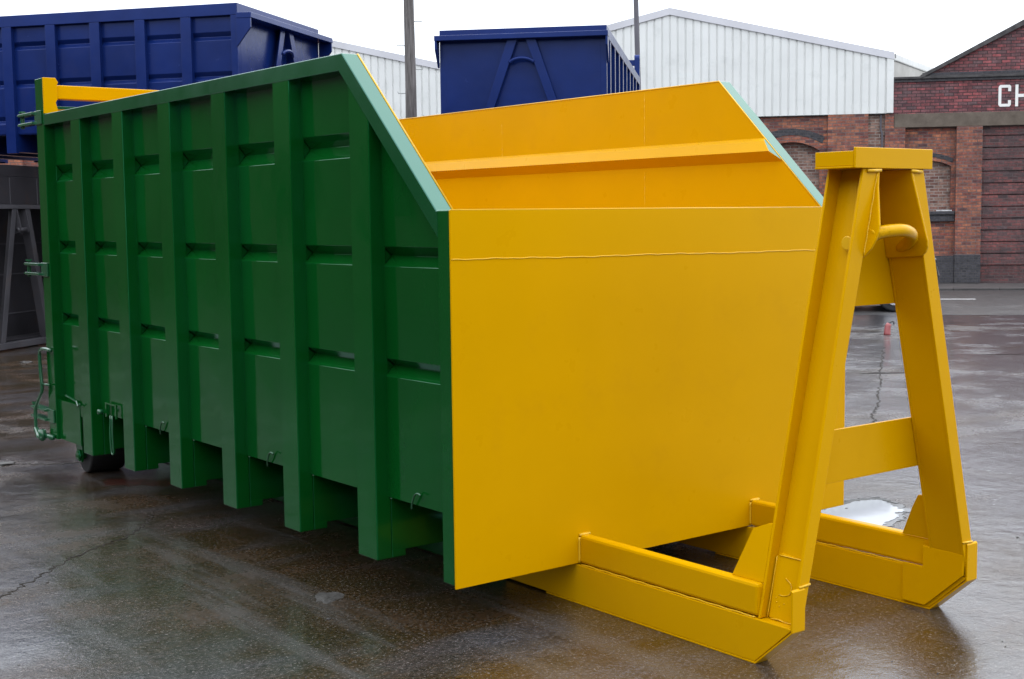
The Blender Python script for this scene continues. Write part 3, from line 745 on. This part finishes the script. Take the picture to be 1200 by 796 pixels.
b = MB(); b.prism(arch_band(arc, .08, .17, -.24), 'y', .075, .10); b.build('arch_hood', 'brick_blue', ch)
b = MB(); b.box(-.72, .24, .22, .29, 1.64, 2.82); b.build('window_infill', 'brick_infill', ch)
b = MB(); b.box(-.78, .30, -.02, .21, 1.585, 1.655); b.box(-.78, .305, .02, .099, 1.43, 1.58); b.build('window_sill', 'brick_blue', ch, bevel=.006)
b = MB(); b.box(-.1, .235, -.025, -.01, 1.66, 1.685); b.build('sill_strip', 'litter', ch)
# big opening filled with banded brick
b = MB(); z = .10
b.box(.86, 7.9, .10, .2, .04, 3.534); b.build('opening_infill', 'brick_dark', ch)
b = MB(); z = .45; k = 0
while z < 3.5:
    b.box(.866, 7.88, .065, .0995, z, z+.235); z += .262
b.build('infill_bands', 'brick_dark', ch, bevel=.004)
b = MB(); b.box(7.9, GC*2+1.05, -.05, .2, .04, 3.534); b.build('brick_pier', 'brick_orange', ch)
b = MB()
for sg in (-1, 1):
    e = GC+sg*(GC+.48)
    b.prism([(GC, 4.66+(GC+.48)*GS-.1), (e, 4.60), (e, 4.5), (GC, 4.66+(GC+.48)*GS-.2)], 'y', .3, 16)
b.build('roof', 'roof', ch)
b = MB(); b.box(-.9, -.7, .3, 16, .04, 4.55); b.box(GC*2+.7, GC*2+.9, .3, 16, .04, 4.55); b.build('flank_walls', 'brick_dark', ch)
# letters painted on the band
yl = YF-.0005
b = MB()
t = .062
def stroke(b, pts):
    b.prism(pts, 'y', yl-.004, yl)
x0_, x1_, z0_, z1_ = 1.18, 1.445, 3.945, 4.42
b.prism([(x0_+.035, z0_), (x1_-.03, z0_), (x1_, z0_+.035), (x1_, z0_+.14), (x1_-t, z0_+.14), (x1_-t, z0_+t), (x0_+t, z0_+t), (x0_+t, z1_-t), (x1_-t, z1_-t), (x1_-t, z1_-.14), (x1_, z1_-.14), (x1_, z1_-.035), (x1_-.03, z1_), (x0_+.035, z1_), (x0_, z1_-.04), (x0_, z0_+.04)], 'y', yl-.004, yl)
x0_, x1_ = 1.535, 1.80
b.prism([(x0_, z0_), (x0_+t, z0_), (x0_+t, z0_+.20), (x1_-t, z0_+.20), (x1_-t, z0_), (x1_, z0_), (x1_, z1_), (x1_-t, z1_), (x1_-t, z0_+.27), (x0_+t, z0_+.27), (x0_+t, z1_), (x0_, z1_)], 'y', yl-.004, yl)
b.build('lettering', 'white', ch)

# ------------------------------------------------------------------ poles
pr_ = empty('utility_pole', (10.26, 15.80, 0)); tag(pr_, 'weathered timber utility pole with step irons, left of the end-on blue container', 'pole')
lean = lambda z: Vector((.034*z*.5+.0, .088*z*.3, z))
b = MB(); b.tube([lean(z*.5)+Vector((.006*math.sin(z), 0, 0)) for z in range(0, 17)], .118, 20, .078); b.build('pole_shaft', 'timber', pr_, smooth=True)
for k in range(11):
    z = 2.6+k*.42; sg = -1 if k % 2 else 1; p = lean(z)
    b = MB(); b.tube([p+Vector((sg*.07, -sg*.05, 0)), p+Vector((sg*.175, -sg*.135, .0)), p+Vector((sg*.18, -sg*.14, .03))], .008, 8); b.build('step_iron', 'steel', pr_)
lp = empty('lamp_post', (15.56, 15.5, 0)); tag(lp, 'slim dark grey steel post rising in front of the white cladding', 'lamp post')
b = MB(); b.tube([(0, 0, 0), (.02, .02, 1.2)], .085, 16); b.tube([(.02, .02, 1.2), (.06, .12, 3), (.11, .28, 6), (.14, .38, 8)], .06, 16, .045); b.build('post_shaft', 'lamp_steel', lp, smooth=True)
b = MB(); b.tube(curve_pts([(.14, .38, 7.95), (.2, .2, 8.25), (.5, -.2, 8.4), (.9, -.6, 8.4)], 5), .03, 10); b.build('lamp_arm', 'lamp_steel', lp, smooth=True)
b = MB(); b.prism([(.75, 8.33), (1.5, 8.36), (1.5, 8.42), (1.2, 8.5), (.8, 8.46)], 'y', -.78, -.52); b.build('lamp_head', 'lamp_steel', lp, bevel=.02)

# ------------------------------------------------------------------ parked car, almost wholly hidden behind the frame
car = empty('parked_car', tuple(wl(-3.15, -7.75, 0.004)), WR); tag(car, 'dark parked car glimpsed under the top plate of the yellow A-frame', 'car')
body = [(-2.05, .28), (-2.08, .55), (-2.0, .75), (-1.55, .86), (-1.0, .92), (-.45, 1.32), (-.2, 1.38), (.75, 1.38), (1.3, 1.1), (1.75, .98), (2.0, .88), (2.06, .6), (2.02, .28), (1.72, .24), (1.68, .45), (1.5, .62), (1.2, .62), (1.02, .45), (.98, .22), (-.95, .22), (-1.0, .45), (-1.18, .62), (-1.48, .62), (-1.66, .45), (-1.7, .24)]
b = MB(); b.prism(body, 'y', -.82, .82)
for v in b.bm.verts:
    if v.co.z > .95: v.co.y *= .82
b.build('body', 'car', car, bevel=.03)
b = MB(); b.prism([(-.92, .94), (-.42, 1.29), (.2, 1.32), (.2, .94)], 'y', -.80, .80); b.prism([(.26, .94), (.26, 1.32), (.72, 1.32), (1.2, 1.08), (1.2, .96)], 'y', -.80, .80)
for v in b.bm.verts:
    v.co.y *= (1.03 if v.co.z < .97 else .855)
b.build('side_windows', 'glass', car)
for x in (-1.33, 1.35):
    for y0, y1 in ((-.84, -.62), (.62, .84)):
        b = MB(); b.tube([(x, y0, .31), (x, y1, .31)], .31, 28); wv = b.build('wheel', 'rubber', car, bevel=.03)
        yy = y0-.006 if y0 < 0 else y1+.006
        b = MB(); b.tube([(x, yy-.01, .31), (x, yy+.01, .31)], .2, 20); b.build('rim', 'chrome', wv)

# ------------------------------------------------------------------ unseen buildings added left and behind the camera to darken the gloss reflections
s1 = empty('offscreen_building', (-10.5, 4, 0)); tag(s1, 'long low dark brick shed left of the yard, unseen, added to darken reflections', 'building')
b = MB(); b.box(-6, 0, -22, 20, 0, 5.4); b.build('wall', 'surround', s1)
b = MB(); b.prism([(.3, 5.4), (-3, 6.4), (-6.3, 5.4)], 'y', -22.3, 20.3); b.build('roof', 'coping', s1)
b = MB()
for y in range(-20, 19, 4): b.box(.0005, .03, y, y+1.6, 1.2, 3.0)
b.build('windows', 'glass', s1)
s3 = empty('offscreen_building', (-6, 27, 0)); tag(s3, 'dark brick shed across the far left of the yard, unseen, added to darken reflections', 'building')
b = MB(); b.box(-34, 4, 0, 7, 0, 5.4); b.build('wall', 'surround', s3)
b = MB(); b.prism([(-.3, 5.4), (3.5, 6.3), (7.3, 5.4)], 'x', -34.3, 4.3); b.build('roof', 'coping', s3)
s2 = empty('offscreen_building', (4, -26, 0)); tag(s2, 'low brick workshop behind the camera, unseen, added for reflections', 'building')
b = MB(); b.box(-16, 22, -6, 0, 0, 4.2); b.build('wall', 'surround', s2)
b = MB(); b.prism([(.3, 4.2), (-3, 5.0), (-6.3, 4.2)], 'x', -16.3, 22.3); b.build('roof', 'coping', s2)

# ------------------------------------------------------------------ small things on the ground
o = empty('bottle', (12.0, 6.90, 0)); tag(o, 'small red plastic bottle standing on the wet yard seen through the A-frame', 'bottle')
b = MB(); b.tube([(0, 0, 0), (.0, .0, .02), (.015, .0, .12), (.03, -.01, .15)], .05, 16, .034); b.build('bottle_body', 'red', o, smooth=True)
b = MB(); b.tube(curve_pts([(.03, -.01, .15), (.06, -.02, .175), (.10, -.03, .17), (.09, -.04, .14)], 4), .009, 8); b.build('wire_handle', 'black', o, smooth=True)
def lump(name, label, cat, x, y, sx, sy, h, mat, seed, group=None):
    b = MB(); bmesh.ops.create_icosphere(b.bm, subdivisions=3, radius=1)
    for v in b.bm.verts:
        f = 1+.55*noise.noise(v.co*1.7+Vector((seed*3.1, 0, 0)))
        v.co = Vector((v.co.x*f*sx, v.co.y*f*sy, max(-.001, v.co.z*h*f)))
    o = b.build(name, mat); o.location = (x, y, 0); o.rotation_euler[2] = seed*1.3
    return tag(o, label, cat, group)
lump('mud_patch', 'flat grey mud clod on the ground below the second green rib', 'mud', -.136, .77, .085, .06, .007, 'mud', 3)
lump('mud_patch', 'mud ridge at the left edge of the photo beside the roller', 'mud', -.30, 5.02, .16, .07, .02, 'mud', 5)
lump('litter_scrap', 'pale crumpled litter scrap left of the door lever', 'litter', 2.05, 11.7, .07, .04, .02, 'mud', 7)
lump('litter_scrap', 'small pale litter scrap right of the far runner toe', 'litter', 3.05, -.06, .02, .012, .006, 'litter', 9)
rnd = random.Random(5); gcount = 0
def pebbles():
    b = MB()
    for i in range(1500):
        u = rnd.random(); x = rnd.uniform(-3.2, 7); y = rnd.uniform(-2.4, 7)
        if 0 < x < 2.4 and -1.3 < y < 4.7: continue
        r = rnd.uniform(.0015, .005)*(1+1.5*(rnd.random() > .95))
        q = bmesh.ops.create_icosphere(b.bm, subdivisions=1, radius=r)
        for v in q['verts']: v.co = Vector((v.co.x+x, v.co.y*.8+y, v.co.z*.5+r*.2))
    o = b.build('grit', 'mud'); tag(o, 'loose grit scattered over the wet yard', 'grit', kind='stuff')
pebbles()
